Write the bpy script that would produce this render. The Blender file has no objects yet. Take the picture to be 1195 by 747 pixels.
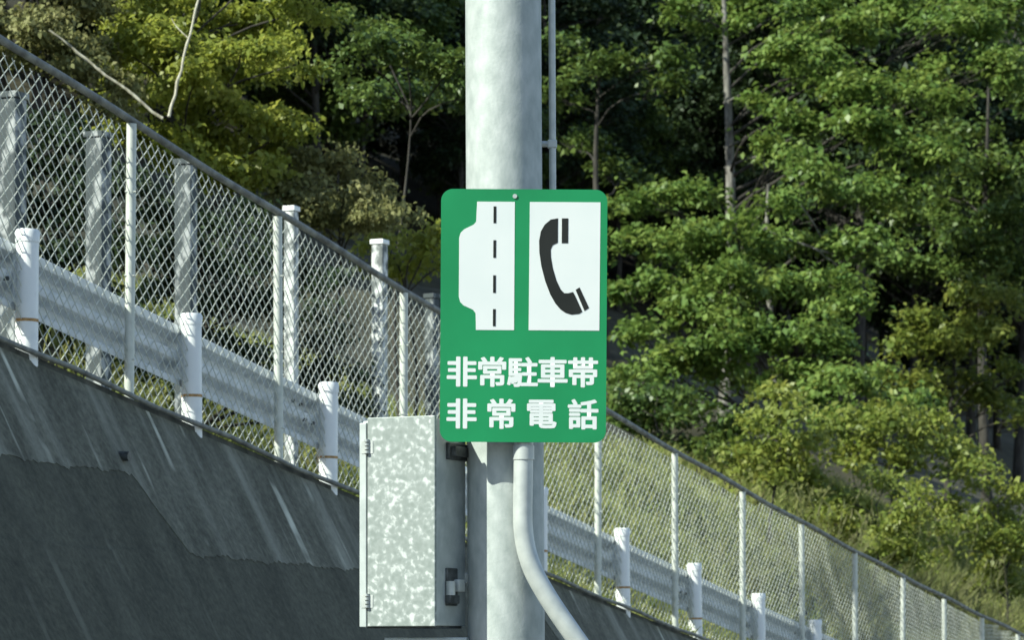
import bpy, bmesh, math
import numpy as np
from mathutils import Vector, Matrix
R = math.radians
rng = np.random.default_rng(7)
scene = bpy.context.scene
COL = scene.collection

# ------------------------------------------------------------------ camera, sky, sun, exposure
F, CX, YH = 3600.0, 597.5, 768.0            # focal length in photo pixels, centre column, horizon row
cam_d = bpy.data.cameras.new("camera"); cam = bpy.data.objects.new("camera", cam_d); COL.objects.link(cam)
cam.location = (0, 0, 0); cam.rotation_euler = (R(90), 0, 0)
cam_d.sensor_width = 36; cam_d.lens = 36 * F / 1195; cam_d.shift_y = (YH - 373.5) / 1195
cam_d.clip_start = .1; cam_d.clip_end = 2000
cam_d.dof.use_dof = True; cam_d.dof.focus_distance = 12.0; cam_d.dof.aperture_fstop = 9
scene.camera = cam

SUN_EL, SUN_H = 39.0, (-0.86, -0.51)        # elevation, horizontal direction TO the sun
w = bpy.data.worlds.new("World"); scene.world = w; w.use_nodes = True
nt = w.node_tree; bg = nt.nodes["Background"]
sky = nt.nodes.new("ShaderNodeTexSky"); sky.sky_type = 'NISHITA'; sky.sun_disc = False
sky.sun_elevation = R(SUN_EL); sky.sun_rotation = math.atan2(SUN_H[0], SUN_H[1])
sky.dust_density = .6
nt.links.new(sky.outputs[0], bg.inputs[0]); bg.inputs[1].default_value = .125
sd = bpy.data.lights.new("sun", 'SUN'); sd.energy = 4.8; sd.angle = R(.5); sd.color = (.97, 1, .88)
sun = bpy.data.objects.new("sun", sd); COL.objects.link(sun)
hv = Vector((SUN_H[0], SUN_H[1], 0)).normalized() * math.cos(R(SUN_EL)); tosun = Vector((hv.x, hv.y, math.sin(R(SUN_EL))))
sun.rotation_euler = tosun.to_track_quat('Z', 'Y').to_euler(); sun.location = tosun * 60
vs = scene.view_settings
vs.view_transform = 'Standard'; vs.look = 'None'; vs.exposure = .8; vs.gamma = 1; vs.use_curve_mapping = False
scene.cycles.max_bounces = 6; scene.cycles.diffuse_bounces = 3; scene.cycles.transparent_max_bounces = 4

# ------------------------------------------------------------------ frame of the upper road: s runs along it, t behind it
A = math.atan((2030 - CX) / F)
D = np.array([math.sin(A), math.cos(A)]); N = np.array([-D[1], D[0]])
O = np.array([(30.5 - CX) / F * 17.3, 17.3])
def W(s, t, z): p = O + D * s + N * t; return Vector((p[0], p[1], z))
def ST(x, y): v = np.array([x, y]) - O; return v @ D, v @ N
def P(px, py, Y): return Vector(((px - CX) / F * Y, Y, (YH - py) / F * Y))
def zb(s):
    s = np.asarray(s, float); return np.maximum(1.69 - .135 * s + .00055 * s * s, -1.2 + 0 * s)
def Y_of(px, t):
    k = (px - CX) / F; return (t + O @ N) / (k * N[0] + N[1])
def hump(s, t): return .25 * np.sin(s * .55 + 1) * np.sin(t * .7) + .18 * np.sin(s * 1.3 + t * .9) + .1 * np.sin(s * 2.7 - t * 1.9)
def ground(s, t):
    s = np.asarray(s, float); t = np.asarray(t, float)
    up = np.clip(t - 2.0, 0, 4.5) * .75 + np.clip(t - 6.5, 0, 250) * .50
    return zb(s) + up + hump(s, t) * np.clip((t - 2) / 3, 0, 1)

# ------------------------------------------------------------------ materials
def new_mat(name):
    m = bpy.data.materials.new(name); m.use_nodes = True
    return m, m.node_tree.nodes, m.node_tree.links, m.node_tree.nodes["Principled BSDF"]
def ramp(ns, stops):
    r = ns.new("ShaderNodeValToRGB"); e = r.color_ramp.elements
    while len(e) > 1: e.remove(e[-1])
    for i, (p, c) in enumerate(stops):
        x = e[0] if i == 0 else e.new(p)
        x.position = p; x.color = (*c, 1) if len(c) == 3 else c
    return r
def noisy(name, c1, c2, scale=8, rough=.6, metal=0, bump=0, stretch=None, detail=6, lo=.35, hi=.65, bscale=None):
    m, ns, ln, b = new_mat(name)
    tc = ns.new("ShaderNodeTexCoord"); mp = ns.new("ShaderNodeMapping"); ln.new(tc.outputs["Object"], mp.inputs[0])
    if stretch: mp.inputs["Scale"].default_value = stretch
    n = ns.new("ShaderNodeTexNoise"); n.inputs["Scale"].default_value = scale; n.inputs["Detail"].default_value = detail
    ln.new(mp.outputs[0], n.inputs["Vector"])
    r = ramp(ns, [(lo, c1), (hi, c2)]); ln.new(n.outputs[0], r.inputs[0]); ln.new(r.outputs[0], b.inputs["Base Color"])
    b.inputs["Roughness"].default_value = rough; b.inputs["Metallic"].default_value = metal
    if bump:
        bn = ns.new("ShaderNodeBump"); bn.inputs["Strength"].default_value = bump; bn.inputs["Distance"].default_value = .01
        if bscale:
            n2 = ns.new("ShaderNodeTexNoise"); n2.inputs["Scale"].default_value = bscale; n2.inputs["Detail"].default_value = 8
            ln.new(tc.outputs["Object"], n2.inputs["Vector"]); ln.new(n2.outputs[0], bn.inputs["Height"])
        else: ln.new(n.outputs[0], bn.inputs["Height"])
        ln.new(bn.outputs[0], b.inputs["Normal"])
    return m
def leaf_mat(name, cols, trans=.35, rough=.45):
    m, ns, ln, b = new_mat(name)
    g = ns.new("ShaderNodeNewGeometry")
    r = ramp(ns, [(i / (len(cols) - 1), c) for i, c in enumerate(cols)])
    tc = ns.new("ShaderNodeTexCoord"); nz = ns.new("ShaderNodeTexNoise"); nz.inputs["Scale"].default_value = 1.1; nz.inputs["Detail"].default_value = 2
    ln.new(tc.outputs["Object"], nz.inputs["Vector"])
    ma = ns.new("ShaderNodeMath"); ma.operation = 'MULTIPLY_ADD'; ma.inputs[1].default_value = .55; ln.new(g.outputs["Random Per Island"], ma.inputs[0])
    mb = ns.new("ShaderNodeMath"); mb.operation = 'MULTIPLY_ADD'; mb.inputs[1].default_value = 1.6; mb.inputs[2].default_value = -.55; ln.new(nz.outputs[0], mb.inputs[0]); ln.new(mb.outputs[0], ma.inputs[2])
    ln.new(ma.outputs[0], r.inputs[0]); ln.new(r.outputs[0], b.inputs["Base Color"])
    b.inputs["Roughness"].default_value = rough; b.inputs["Specular IOR Level"].default_value = .35
    t = ns.new("ShaderNodeBsdfTranslucent"); mx = ns.new("ShaderNodeMixShader"); mx.inputs[0].default_value = trans
    hs = ns.new("ShaderNodeHueSaturation"); hs.inputs["Value"].default_value = 1.25; hs.inputs["Hue"].default_value = .485
    ln.new(r.outputs[0], hs.inputs["Color"]); ln.new(hs.outputs[0], t.inputs[0])
    ln.new(b.outputs[0], mx.inputs[1]); ln.new(t.outputs[0], mx.inputs[2])
    ln.new(mx.outputs[0], ns["Material Output"].inputs[0])
    return m
M = {}
M['galv_pole'] = noisy('galvanised_pole_steel', (.29, .33, .31), (.43, .465, .44), 22, .62, .12, .10, (1, 1, .6), lo=.30, hi=.70, bscale=90)
M['galv_pipe'] = noisy('galvanised_pipe', (.38, .41, .39), (.47, .50, .47), 20, .45, .2)
M['galv_post'] = noisy('galvanised_fence_post', (.44, .47, .41), (.56, .58, .52), 14, .5, .15)
M['wire'] = noisy('galvanised_wire', (.40, .43, .37), (.58, .60, .52), 9, .55, .25)
M['rail_dark'] = noisy('weathered_rail', (.10, .105, .095), (.24, .25, .22), 10, .7, .1)
M['white_paint'] = noisy('white_guard_paint', (.62, .66, .66), (.74, .76, .74), 12, .45, 0, lo=.25, hi=.5)
M['beam_paint'] = noisy('weathered_white_beam', (.50, .54, .55), (.70, .73, .73), 9, .55, 0, .1, (1, 1, 1), lo=.3, hi=.6)
M['rust'] = noisy('rust', (.25, .13, .04), (.45, .27, .10), 30, .8)
M['old_post'] = noisy('shaded_flaking_post', (.055, .068, .07), (.36, .38, .37), 11, .9, 0, .3, (1, 1, .6), lo=.50, hi=.62)  # flaking paint, darkened so the shade on these posts is in the colour
M['dark_steel'] = noisy('dark_steel', (.03, .035, .035), (.09, .10, .10), 30, .5, .3)
M['sign_green'] = noisy('sign_green_sheeting', (.003, .175, .058), (.005, .212, .072), 3, .5)
M['sign_white'] = noisy('sign_white_sheeting', (.56, .60, .58), (.60, .63, .605), 4, .42)
M['sign_black'] = noisy('sign_black_film', (.012, .014, .012), (.02, .022, .02), 4, .5)
M['sign_black'].node_tree.nodes['Principled BSDF'].inputs['Specular IOR Level'].default_value = .15
M['sign_green'].node_tree.nodes['Principled BSDF'].inputs['Specular IOR Level'].default_value = .3
M['sign_back'] = noisy('aluminium_sheet', (.45, .47, .47), (.55, .57, .57), 12, .45, .5)
M['lit_post'] = noisy('sunlit_peeling_post', (.12, .135, .13), (.62, .64, .61), 16, .8, 0, .3, (1, 1, .6), lo=.40, hi=.56)  # paler peeling copy for two posts, sunlight put into the colour
M['bark_grey'] = noisy('grey_bark', (.06, .055, .045), (.24, .23, .20), 8, .9, 0, .6, (1, 1, .35))
M['bark_dark'] = noisy('dark_bark', (.018, .016, .012), (.055, .05, .04), 8, .9, 0, .6, (1, 1, .3))
M['cane'] = noisy('dry_bamboo_cane', (.24, .22, .15), (.46, .44, .33), 6, .6, 0, 0, (4, 4, 1))
M['asphalt'] = noisy('asphalt', (.040, .041, .042), (.062, .062, .060), 90, .9, 0, .3)
M['line_paint'] = noisy('road_paint', (.55, .55, .52), (.75, .75, .72), 25, .7)
M['concrete_pale'] = noisy('pale_concrete', (.20, .205, .19), (.33, .33, .31), 6, .9, 0, .3)
# spangled box sheet
def spangle():
    m, ns, ln, b = new_mat('spangled_zinc')
    tc = ns.new("ShaderNodeTexCoord"); nz = ns.new("ShaderNodeTexNoise"); nz.inputs["Scale"].default_value = 40; nz.inputs["Detail"].default_value = 1.5; nz.inputs["Distortion"].default_value = .15
    nb = ns.new("ShaderNodeTexNoise"); nb.inputs["Scale"].default_value = 5; nb.inputs["Detail"].default_value = 5
    v = ns.new("ShaderNodeTexVoronoi"); v.inputs["Scale"].default_value = 85
    for q in (nz, nb, v): ln.new(tc.outputs["Object"], q.inputs["Vector"])
    sx = ns.new("ShaderNodeSeparateColor"); ln.new(v.outputs["Color"], sx.inputs[0])
    m1 = ns.new("ShaderNodeMath"); m1.operation = 'MULTIPLY_ADD'; m1.inputs[1].default_value = .16; ln.new(sx.outputs[0], m1.inputs[0]); ln.new(nz.outputs[0], m1.inputs[2])
    m2 = ns.new("ShaderNodeMath"); m2.operation = 'MULTIPLY_ADD'; m2.inputs[1].default_value = .25; ln.new(nb.outputs[0], m2.inputs[0]); ln.new(m1.outputs[0], m2.inputs[2])
    r = ramp(ns, [(.50, (.20, .235, .215)), (.74, (.25, .285, .265)), (.82, (.33, .365, .345)), (.90, (.46, .49, .465))]); ln.new(m2.outputs[0], r.inputs[0])
    ln.new(r.outputs[0], b.inputs["Base Color"]); b.inputs["Roughness"].default_value = .55; b.inputs["Metallic"].default_value = .15
    return m
M['spangle'] = spangle()
M['zinc_plain'] = noisy('plain_zinc', (.34, .38, .365), (.44, .48, .46), 18, .5, .15)
# wall concrete: stains run down the batter; local x = along the wall, local y = down the face
def wall_mat(name, dark, mid, streak, amount):
    m, ns, ln, b = new_mat(name)
    uv = ns.new("ShaderNodeUVMap")
    def noise(sx, sy, sc, det=7, rough=.6):
        mp = ns.new("ShaderNodeMapping"); mp.inputs["Scale"].default_value = (sx, sy, 1); ln.new(uv.outputs[0], mp.inputs[0])
        n = ns.new("ShaderNodeTexNoise"); n.inputs["Scale"].default_value = sc; n.inputs["Detail"].default_value = det; n.inputs["Roughness"].default_value = rough
        ln.new(mp.outputs[0], n.inputs["Vector"]); return n
    a = noise(1.6, .7, 2.2); fine = noise(1, 1, 24, 8, .7); st = noise(6.5, .35, 1.0, 4, .5); st2 = noise(2.4, .22, 1.0, 5, .6); cut = noise(1, 1.4, 1.1, 3)
    r1 = ramp(ns, [(.38, dark), (.60, mid)]); ln.new(a.outputs[0], r1.inputs[0])
    rf = ramp(ns, [(.36, (.55, .55, .55)), (.64, (1.45, 1.45, 1.45))]); ln.new(fine.outputs[0], rf.inputs[0])
    mu = ns.new("ShaderNodeMix"); mu.data_type = 'RGBA'; mu.blend_type = 'MULTIPLY'; mu.inputs[0].default_value = .8
    ln.new(r1.outputs[0], mu.inputs[6]); ln.new(rf.outputs[0], mu.inputs[7])
    # broad soft streaks
    r2 = ramp(ns, [(.50, (0, 0, 0)), (.66, (amount * .5,) * 3)]); ln.new(st2.outputs[0], r2.inputs[0])
    m1 = ns.new("ShaderNodeMix"); m1.data_type = 'RGBA'; ln.new(r2.outputs[0], m1.inputs[0]); ln.new(mu.outputs[2], m1.inputs[6]); m1.inputs[7].default_value = (*streak, 1)
    r3 = ramp(ns, [(.58, (0, 0, 0)), (.66, (1, 1, 1))]); ln.new(st.outputs[0], r3.inputs[0])
    r4 = ramp(ns, [(.46, (0, 0, 0)), (.58, (amount, amount, amount))]); ln.new(cut.outputs[0], r4.inputs[0])
    mm = ns.new("ShaderNodeMath"); mm.operation = 'MULTIPLY'; ln.new(r3.outputs[0], mm.inputs[0]); ln.new(r4.outputs[0], mm.inputs[1])
    m3 = ns.new("ShaderNodeMix"); m3.data_type = 'RGBA'; ln.new(mm.outputs[0], m3.inputs[0]); ln.new(m1.outputs[2], m3.inputs[6]); m3.inputs[7].default_value = (*[c * 1.6 for c in streak], 1)
    ln.new(m3.outputs[2], b.inputs["Base Color"]); b.inputs["Roughness"].default_value = .95
    bn = ns.new("ShaderNodeBump"); bn.inputs["Strength"].default_value = .35; bn.inputs["Distance"].default_value = .01
    ln.new(fine.outputs[0], bn.inputs["Height"]); ln.new(bn.outputs[0], b.inputs["Normal"])
    return m
M['wall_upper'] = wall_mat('streaked_concrete', (.070, .072, .050), (.128, .130, .096), (.34, .345, .28), 1.0)
M['wall_lower'] = wall_mat('damp_dark_concrete', (.046, .048, .031), (.074, .076, .051), (.125, .127, .095), .35)
M['soil'] = noisy('hillside_soil', (.022, .022, .010), (.06, .055, .026), 1.6, .95, 0, .6, bscale=9)
M['leaf_maple'] = leaf_mat('layered_tree_leaves', [(.068, .138, .030), (.132, .212, .044), (.22, .29, .066)])
M['leaf_deep'] = leaf_mat('deep_green_leaves', [(.045, .085, .020), (.085, .140, .030), (.145, .195, .042)], .25)
M['leaf_dark'] = leaf_mat('shaded_evergreen_leaves', [(.014, .030, .010), (.024, .046, .014), (.040, .066, .020)], .15, .6)  # near-black green, shade of the wood put into the leaf colour
M['leaf_bamboo'] = leaf_mat('yellow_green_leaves', [(.14, .185, .028), (.24, .285, .045), (.33, .35, .075)], .5)
M['leaf_bush'] = leaf_mat('bush_leaves', [(.105, .160, .028), (.185, .235, .044), (.27, .295, .065)], .4)
M['leaf_dry'] = leaf_mat('dry_bush_leaves', [(.11, .125, .042), (.18, .19, .065), (.25, .245, .10)], .3, .7)
M['grass'] = leaf_mat('slope_grass_blades', [(.13, .18, .045), (.23, .28, .07), (.33, .33, .125), (.20, .27, .06)], .4, .7)
M['plume'] = leaf_mat('pampas_blades', [(.12, .150, .050), (.18, .19, .075), (.26, .24, .12)], .4, .7)

# ------------------------------------------------------------------ object helpers
def link(name, me, mat, parent=None):
    o = bpy.data.objects.new(name, me); COL.objects.link(o)
    if mat is not None:
        for mm in (mat if isinstance(mat, (list, tuple)) else [mat]): me.materials.append(mm)
    if parent is not None: o.parent = parent
    return o
def tag(o, label=None, cat=None, group=None, kind=None):
    if label: o["label"] = label
    if cat: o["category"] = cat
    if group: o["group"] = group
    if kind: o["kind"] = kind
    return o
def thing(name, label, cat, loc=(0, 0, 0), rot=(0, 0, 0), group=None):
    o = bpy.data.objects.new(name, None); COL.objects.link(o); o.empty_display_size = .2
    o.location = loc; o.rotation_euler = rot
    return tag(o, label, cat, group)
def dup(root, loc, rot=None, label=None, scale=None):
    r = root.copy(); COL.objects.link(r); r.location = loc
    if rot is not None: r.rotation_euler = rot
    if scale is not None: r.scale = scale
    if label: r["label"] = label
    for ch in list(root.children):
        c = ch.copy(); COL.objects.link(c); c.parent = r
    return r
def np_mesh(name, V, faces, smooth=False):
    V = np.asarray(V, np.float32); Fc = np.asarray(faces, np.int32); k = Fc.shape[1]
    me = bpy.data.meshes.new(name)
    me.vertices.add(len(V)); me.vertices.foreach_set("co", V.ravel())
    me.loops.add(Fc.size); me.loops.foreach_set("vertex_index", Fc.ravel())
    me.polygons.add(len(Fc)); me.polygons.foreach_set("loop_start", np.arange(0, Fc.size, k, dtype=np.int32))
    me.polygons.foreach_set("loop_total", np.full(len(Fc), k, np.int32))
    if smooth: me.polygons.foreach_set("use_smooth", np.ones(len(Fc), bool))
    me.update(); me.validate()
    return me
def bm_mesh(bm, name, smooth=False, angle=40):
    me = bpy.data.meshes.new(name)
    bmesh.ops.recalc_face_normals(bm, faces=bm.faces)
    if smooth:
        for f in bm.faces: f.smooth = True
        for e in bm.edges:
            if len(e.link_faces) == 2 and e.calc_face_angle(0) > R(angle): e.smooth = False
    bm.to_mesh(me); bm.free(); return me
def tube(bm, pts, rad, n=12, cap=True):
    pts = [Vector(p) for p in pts]; rad = rad if isinstance(rad, (list, tuple)) else [rad] * len(pts)
    prev = None; rings = []
    for i, p in enumerate(pts):
        t = (pts[min(i + 1, len(pts) - 1)] - pts[max(i - 1, 0)]).normalized()
        if prev is None:
            u = t.cross(Vector((0, 0, 1))) if abs(t.z) < .9 else t.cross(Vector((0, 1, 0)))
        else: u = prev - t * prev.dot(t)
        u.normalize(); prev = u; v = t.cross(u)
        rings.append([bm.verts.new(p + (u * math.cos(2 * math.pi * k / n) + v * math.sin(2 * math.pi * k / n)) * rad[i]) for k in range(n)])
    for a, b in zip(rings, rings[1:]):
        for k in range(n): bm.faces.new((a[k], a[(k + 1) % n], b[(k + 1) % n], b[k]))
    if cap: bm.faces.new(rings[0][::-1]); bm.faces.new(rings[-1])
    return bm
def box(bm, c, size, bev=0, rot=None):
    r = bmesh.ops.create_cube(bm, size=1); vs_ = r['verts']
    for v in vs_: v.co = Vector((v.co.x * size[0], v.co.y * size[1], v.co.z * size[2]))
    if bev:
        es = list({e for v in vs_ for e in v.link_edges})
        r2 = bmesh.ops.bevel(bm, geom=es, offset=bev, segments=2, affect='EDGES', profile=.6)
        vs_ = list({v for f in r2['faces'] for v in f.verts} | {v for v in vs_ if v.is_valid})
    mt = Matrix.Translation(Vector(c)) @ (rot.to_4x4() if rot else Matrix.Identity(4))
    bmesh.ops.transform(bm, matrix=mt, verts=vs_)
    return bm
def prism(bm, outline, y0, y1):            # outline of (x, z), extruded along y
    a = [bm.verts.new((x, y0, z)) for x, z in outline]; b = [bm.verts.new((x, y1, z)) for x, z in outline]
    n = len(outline); bm.faces.new(a); bm.faces.new(b[::-1])
    for i in range(n): bm.faces.new((a[i], b[i], b[(i + 1) % n], a[(i + 1) % n]))
    return bm

# ------------------------------------------------------------------ terrain and roads
ROAD_Z = -1.35
sg = np.concatenate([np.arange(-60, -12, 4), np.arange(-12, 60, .5), np.arange(60, 560, 6)])
tg = np.concatenate([[-200, -60, -24, -.25, .03], np.arange(.25, 30, .5), np.arange(30, 260, 5)])
S_, T_ = np.meshgrid(sg, tg, indexing='ij')
Z_ = np.where(T_ < 0, ROAD_Z - .004 + 0 * S_, ground(S_, np.maximum(T_, 0)) - .03)
V = np.stack([O[0] + D[0] * S_ + N[0] * T_, O[1] + D[1] * S_ + N[1] * T_, Z_], -1).reshape(-1, 3)
ni, nj = S_.shape; idx = np.arange(ni * nj).reshape(ni, nj)
Q = np.stack([idx[:-1, :-1], idx[1:, :-1], idx[1:, 1:], idx[:-1, 1:]], -1).reshape(-1, 4)
tag(link('hillside', np_mesh('hillside', V, Q, True), M['soil']), kind='structure')
def strip(name, t0, t1, zf, s0, s1, mat, ds=2.0):
    ss = np.arange(s0, s1 + .01, ds); vv = []
    for s in ss:
        for t in (t0, t1): vv.append(W(s, t, float(zf(s))))
    i = np.arange(len(ss) - 1) * 2
    return tag(link(name, np_mesh(name, [tuple(v) for v in vv], np.stack([i, i + 2, i + 3, i + 1], -1)), mat), kind='structure')
strip('upper_road', .35, 2.0, lambda s: zb(s) + .004, -30, 60, M['asphalt'], 1.0)
strip('highway', -22, -5.6, lambda s: ROAD_Z + .004, -40, 120, M['asphalt'])
strip('highway_shoulder', -5.58, -2.3, lambda s: ROAD_Z + .006, -40, 120, M['concrete_pale'])
strip('edge_line', -6.6, -6.4, lambda s: ROAD_Z + .009, -40, 120, M['line_paint'])

# ------------------------------------------------------------------ retaining wall (battered 1 : 0.5)
wall = thing('retaining_wall', 'dark stained sloping concrete wall carrying the white guard rail and mesh fence', 'wall', W(0, -.3, ROAD_Z))
wi = Matrix.Translation(-Vector(wall.location))
BAT = .52; TW = -.03
def wall_sheet(name, prof_top, prof_bot, off, s0, s1, mat, thick=.25, ds=.25):
    """closed slab following the batter; off = how far it stands proud; tops/bottoms are z(s)"""
    ss = np.arange(s0, s1 + 1e-6, ds); bm = bmesh.new(); uvl = bm.loops.layers.uv.new("UVMap"); rows = []
    nz = 6
    for s in ss:
        zt, zbm = float(prof_top(s)), float(prof_bot(s)); col = []
        ztop_ref = float(zb(s))
        for k in range(nz + 1):
            z = zt + (zbm - zt) * k / nz
            t = TW - BAT * (ztop_ref - z) - off
            col.append((bm.verts.new(wi @ W(s, t, z)), s, (ztop_ref - z)))
        back = [bm.verts.new(wi @ W(s, TW - BAT * (ztop_ref - z) - off + thick, z)) for z in (zt, zbm)]
        rows.append((col, back))
    def face(vs_, uvs):
        f = bm.faces.new(vs_)
        for l, u in zip(f.loops, uvs): l[uvl].uv = u
    for (c0, b0), (c1, b1) in zip(rows, rows[1:]):
        for k in range(nz):
            q = [c0[k], c0[k + 1], c1[k + 1], c1[k]]
            face([x[0] for x in q], [(x[1], x[2]) for x in q])
        face([c0[0][0], c1[0][0], b1[0], b0[0]], [(c0[0][1], 0), (c1[0][1], 0), (c1[0][1], -.2), (c0[0][1], -.2)])
        face([c0[nz][0], b0[1], b1[1], c1[nz][0]], [(c0[nz][1], 3), (c0[nz][1], 3.2), (c1[nz][1], 3.2), (c1[nz][1], 3)])
        face([b0[0], b1[0], b1[1], b0[1]], [(0, 0)] * 4)
    for c, b in (rows[0], rows[-1]): face([x[0] for x in c] + [b[1], b[0]], [(0, 0)] * (len(c) + 2))
    return link(name, bm_mesh(bm, name), mat, wall)
wtop = lambda s: float(zb(s)) - .035
wall_sheet('wall_body', wtop, lambda s: ROAD_Z - .05 if wtop(s) > ROAD_Z + .1 else wtop(s) - .2, 0, -24, 34, M['wall_lower'])
# upper facing: a paler layer whose lower edge is level, then steps down along a stain
def low_edge(s):
    lev = [(-24, 1.08), (.66, 1.06), (.74, .93), (.97, .60), (7.2, .57), (7.6, .06), (13, -.02), (13.4, -.45), (19, -.62), (34, -1.1)]
    return float(np.interp(s, [a for a, _ in lev], [b for _, b in lev])) + .006 * math.sin(s * 5.3) + .007 * math.sin(s * 13.7 + 1) + .008 * math.sin(s * 31 + 2) * math.sin(s * 7) + .007 * math.sin(s * 71)
wall_sheet('upper_facing', lambda s: wtop(s) + .004, lambda s: min(low_edge(s), wtop(s) - .12), .004, -24, 26, M['wall_upper'], thick=.03, ds=.04)
wall_sheet('ledge', lambda s: .60 + .01 * math.sin(s * 4), lambda s: ROAD_Z + .02, .013, -24, .93, M['wall_lower'], thick=.02, ds=.25)
# coping strip
bm = bmesh.new(); ss = np.arange(-24, 34.1, .5); prof = [(TW - .016, -.03), (TW - .012, .004), (.3, .012), (.3, -.10), (TW + .1, -.10)]
rr = [[bm.verts.new(wi @ W(s, t, float(zb(s)) + z)) for t, z in prof] for s in ss]
for a, b in zip(rr, rr[1:]):
    for k in range(len(prof)): bm.faces.new((a[k], a[(k + 1) % 5], b[(k + 1) % 5], b[k]))
bm.faces.new(rr[0]); bm.faces.new(rr[-1][::-1])
link('coping', bm_mesh(bm, 'coping'), noisy('mossy_coping', (.03, .036, .028), (.10, .105, .09), 7, .95, 0, .4), wall)
# weep pipes
for s, z in ((.62, 1.16), (6.0, .42), (-1.6, 1.3)):
    bm = bmesh.new(); t = TW - BAT * (float(zb(s)) - z)
    tube(bm, [wi @ W(s, t + .1, z + .01), wi @ W(s, t - .055, z)], .028, 12)
    link('weep_pipe', bm_mesh(bm, 'weep_pipe', True), M['dark_steel'], wall)

# ------------------------------------------------------------------ guard rail
guard = thing('guard_rail', 'white corrugated beam guard rail on round posts along the top of the dark wall', 'guard rail', W(0, 0, float(zb(0))))
gi = -Vector(guard.location)
bm = bmesh.new(); H = .715
tube(bm, [(0, 0, -.30), (0, 0, H - .07)], .064, 24)
post_me = bm_mesh(bm, 'guard_post', True)
bm = bmesh.new(); tube(bm, [(0, 0, H - .072), (0, 0, H - .018), (0, 0, H)], [.067, .071, .062], 24); cap_me = bm_mesh(bm, 'guard_cap', True)
bm = bmesh.new(); tube(bm, [(0, 0, .195), (0, 0, .212)], .0655, 24); band_me = bm_mesh(bm, 'rust_band', True)
bm = bmesh.new(); box(bm, (0, .066, .46), (.06, .03, .24), .006); brk_me = bm_mesh(bm, 'beam_bracket')
for me, m in ((post_me, 'white_paint'), (cap_me, 'white_paint'), (band_me, 'rust'), (brk_me, 'beam_paint')): me.materials.append(M[m])
ang = math.atan2(D[1], D[0])
for i in range(-3, 17):
    s = i * 1.99 + .005
    p = link('post', post_me, None, guard); p.location = W(s, 0, float(zb(s))) + gi
    p.rotation_euler = (R(rng.normal(0, .5)), R(rng.normal(0, .6)), ang + .03 * i)
    for nme, me in (('cap', cap_me), ('rust_band', band_me)):
        link(nme, me, None, p)
    b = link('bracket', brk_me, None, p); b.rotation_euler = (0, 0, -.03 * i)
# W profile beam, one part per 4 m section
prof = []
for k in range(49):
    u = k / 48; z = .672 - .41 * u
    prof.append((.118 + .048 * math.tanh(3.2 * math.cos(u * 2.5 * 2 * math.pi + .6)) , z))
for j in range(-2, 8):
    s0, s1 = j * 3.98 - .16, (j + 1) * 3.98 + .0
    bm = bmesh.new(); ss = np.linspace(s0, s1, 9); rows = []
    for s in ss:
        off = .004 if j % 2 else 0
        rows.append([bm.verts.new(W(s, t + off, float(zb(s)) + z) + gi) for t, z in prof] + [bm.verts.new(W(s, t + off + .004, float(zb(s)) + z) + gi) for t, z in prof[::-1]])
    n = len(rows[0])
    for a, b in zip(rows, rows[1:]):
        for k in range(n): bm.faces.new((a[k], a[(k + 1) % n], b[(k + 1) % n], b[k]))
    for r_ in (rows[0], rows[-1]):
        h = n // 2
        for k in range(h - 1): bm.faces.new((r_[k], r_[k + 1], r_[n - 2 - k], r_[n - 1 - k]))
    link('beam', bm_mesh(bm, 'beam', True, 18), M['beam_paint'], guard)

for j in range(-2, 8):
    for ds in (-.10, -.22):
        for u in (.30, .45, .62):
            z = .672 - .41 * u; s = (j + 1) * 3.98 + ds
            bm = bmesh.new(); tt = .118 + .048 * math.tanh(3.2 * math.cos(u * 2.5 * 2 * math.pi + .6))
            a = W(s, tt - .016, float(zb(s)) + z) + gi; b = W(s, tt + .01, float(zb(s)) + z) + gi; tube(bm, [a, b], .014, 6)
            link('beam_bolt', bm_mesh(bm, 'beam_bolt'), M['dark_steel'], guard)

# ------------------------------------------------------------------ chain link fence
fence = thing('chain_link_fence', 'galvanised chain link fence with slim posts and dark top rail along the wall', 'fence', W(1.3, .0, float(zb(1.3))))
fi = -Vector(fence.location)
TF = .0
_fx = np.array([153, 327, 473, 787, 866, 933, 997, 1053, 1102, 1148, 1189.]); _fy = np.array([150, 252, 342, 525, 573, 612, 647, 677, 700, 723, 739.])
_fY = np.array([Y_of(x, TF) for x in _fx]); _fs = np.array([ST((x - CX) / F * y, y)[0] for x, y in zip(_fx, _fY)])
_pf = np.polyfit([0, 1, 2, 5, 6, 7, 8, 9, 10, 11, 12], _fs, 1); PITCH = float(_pf[0])
_ft = np.polyfit(_fs, (YH - _fy) * _fY / F, 2)
def ztop(s): return float(np.polyval(_ft, min(s, 30))) if s < 30 else float(np.polyval(_ft, 30))
post_s = [float(_pf[1]) + PITCH * i for i in range(-4, 16)]
for s in post_s:
    bm = bmesh.new(); tube(bm, [(0, 0, -.1), (0, 0, ztop(s) - float(zb(s)))], .030, 16)
    p = link('post', bm_mesh(bm, 'fence_post', True), M['galv_post'], fence); p.location = W(s, TF, float(zb(s))) + fi
    p.rotation_euler = (R(rng.normal(0, .25)), R(rng.normal(0, .25)), 0)
    bm = bmesh.new()
    bm.free()
    for h in (.25, .75, 1.25):
        bm = bmesh.new(); tube(bm, [(-.033, -.02, h), (.033, -.02, h)], .006, 6); link('tie_band', bm_mesh(bm, 'tie_band'), M['galv_post'], p)
sa, sb = post_s[0], post_s[-1]
ss = np.linspace(sa, sb, 80)
bm = bmesh.new(); tube(bm, [W(s, TF - .004, ztop(s) + .022 + .008 * math.sin(s * 2.1)) + fi for s in ss], .023, 14); link('top_rail', bm_mesh(bm, 'top_rail', True), M['rail_dark'], fence)
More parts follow.
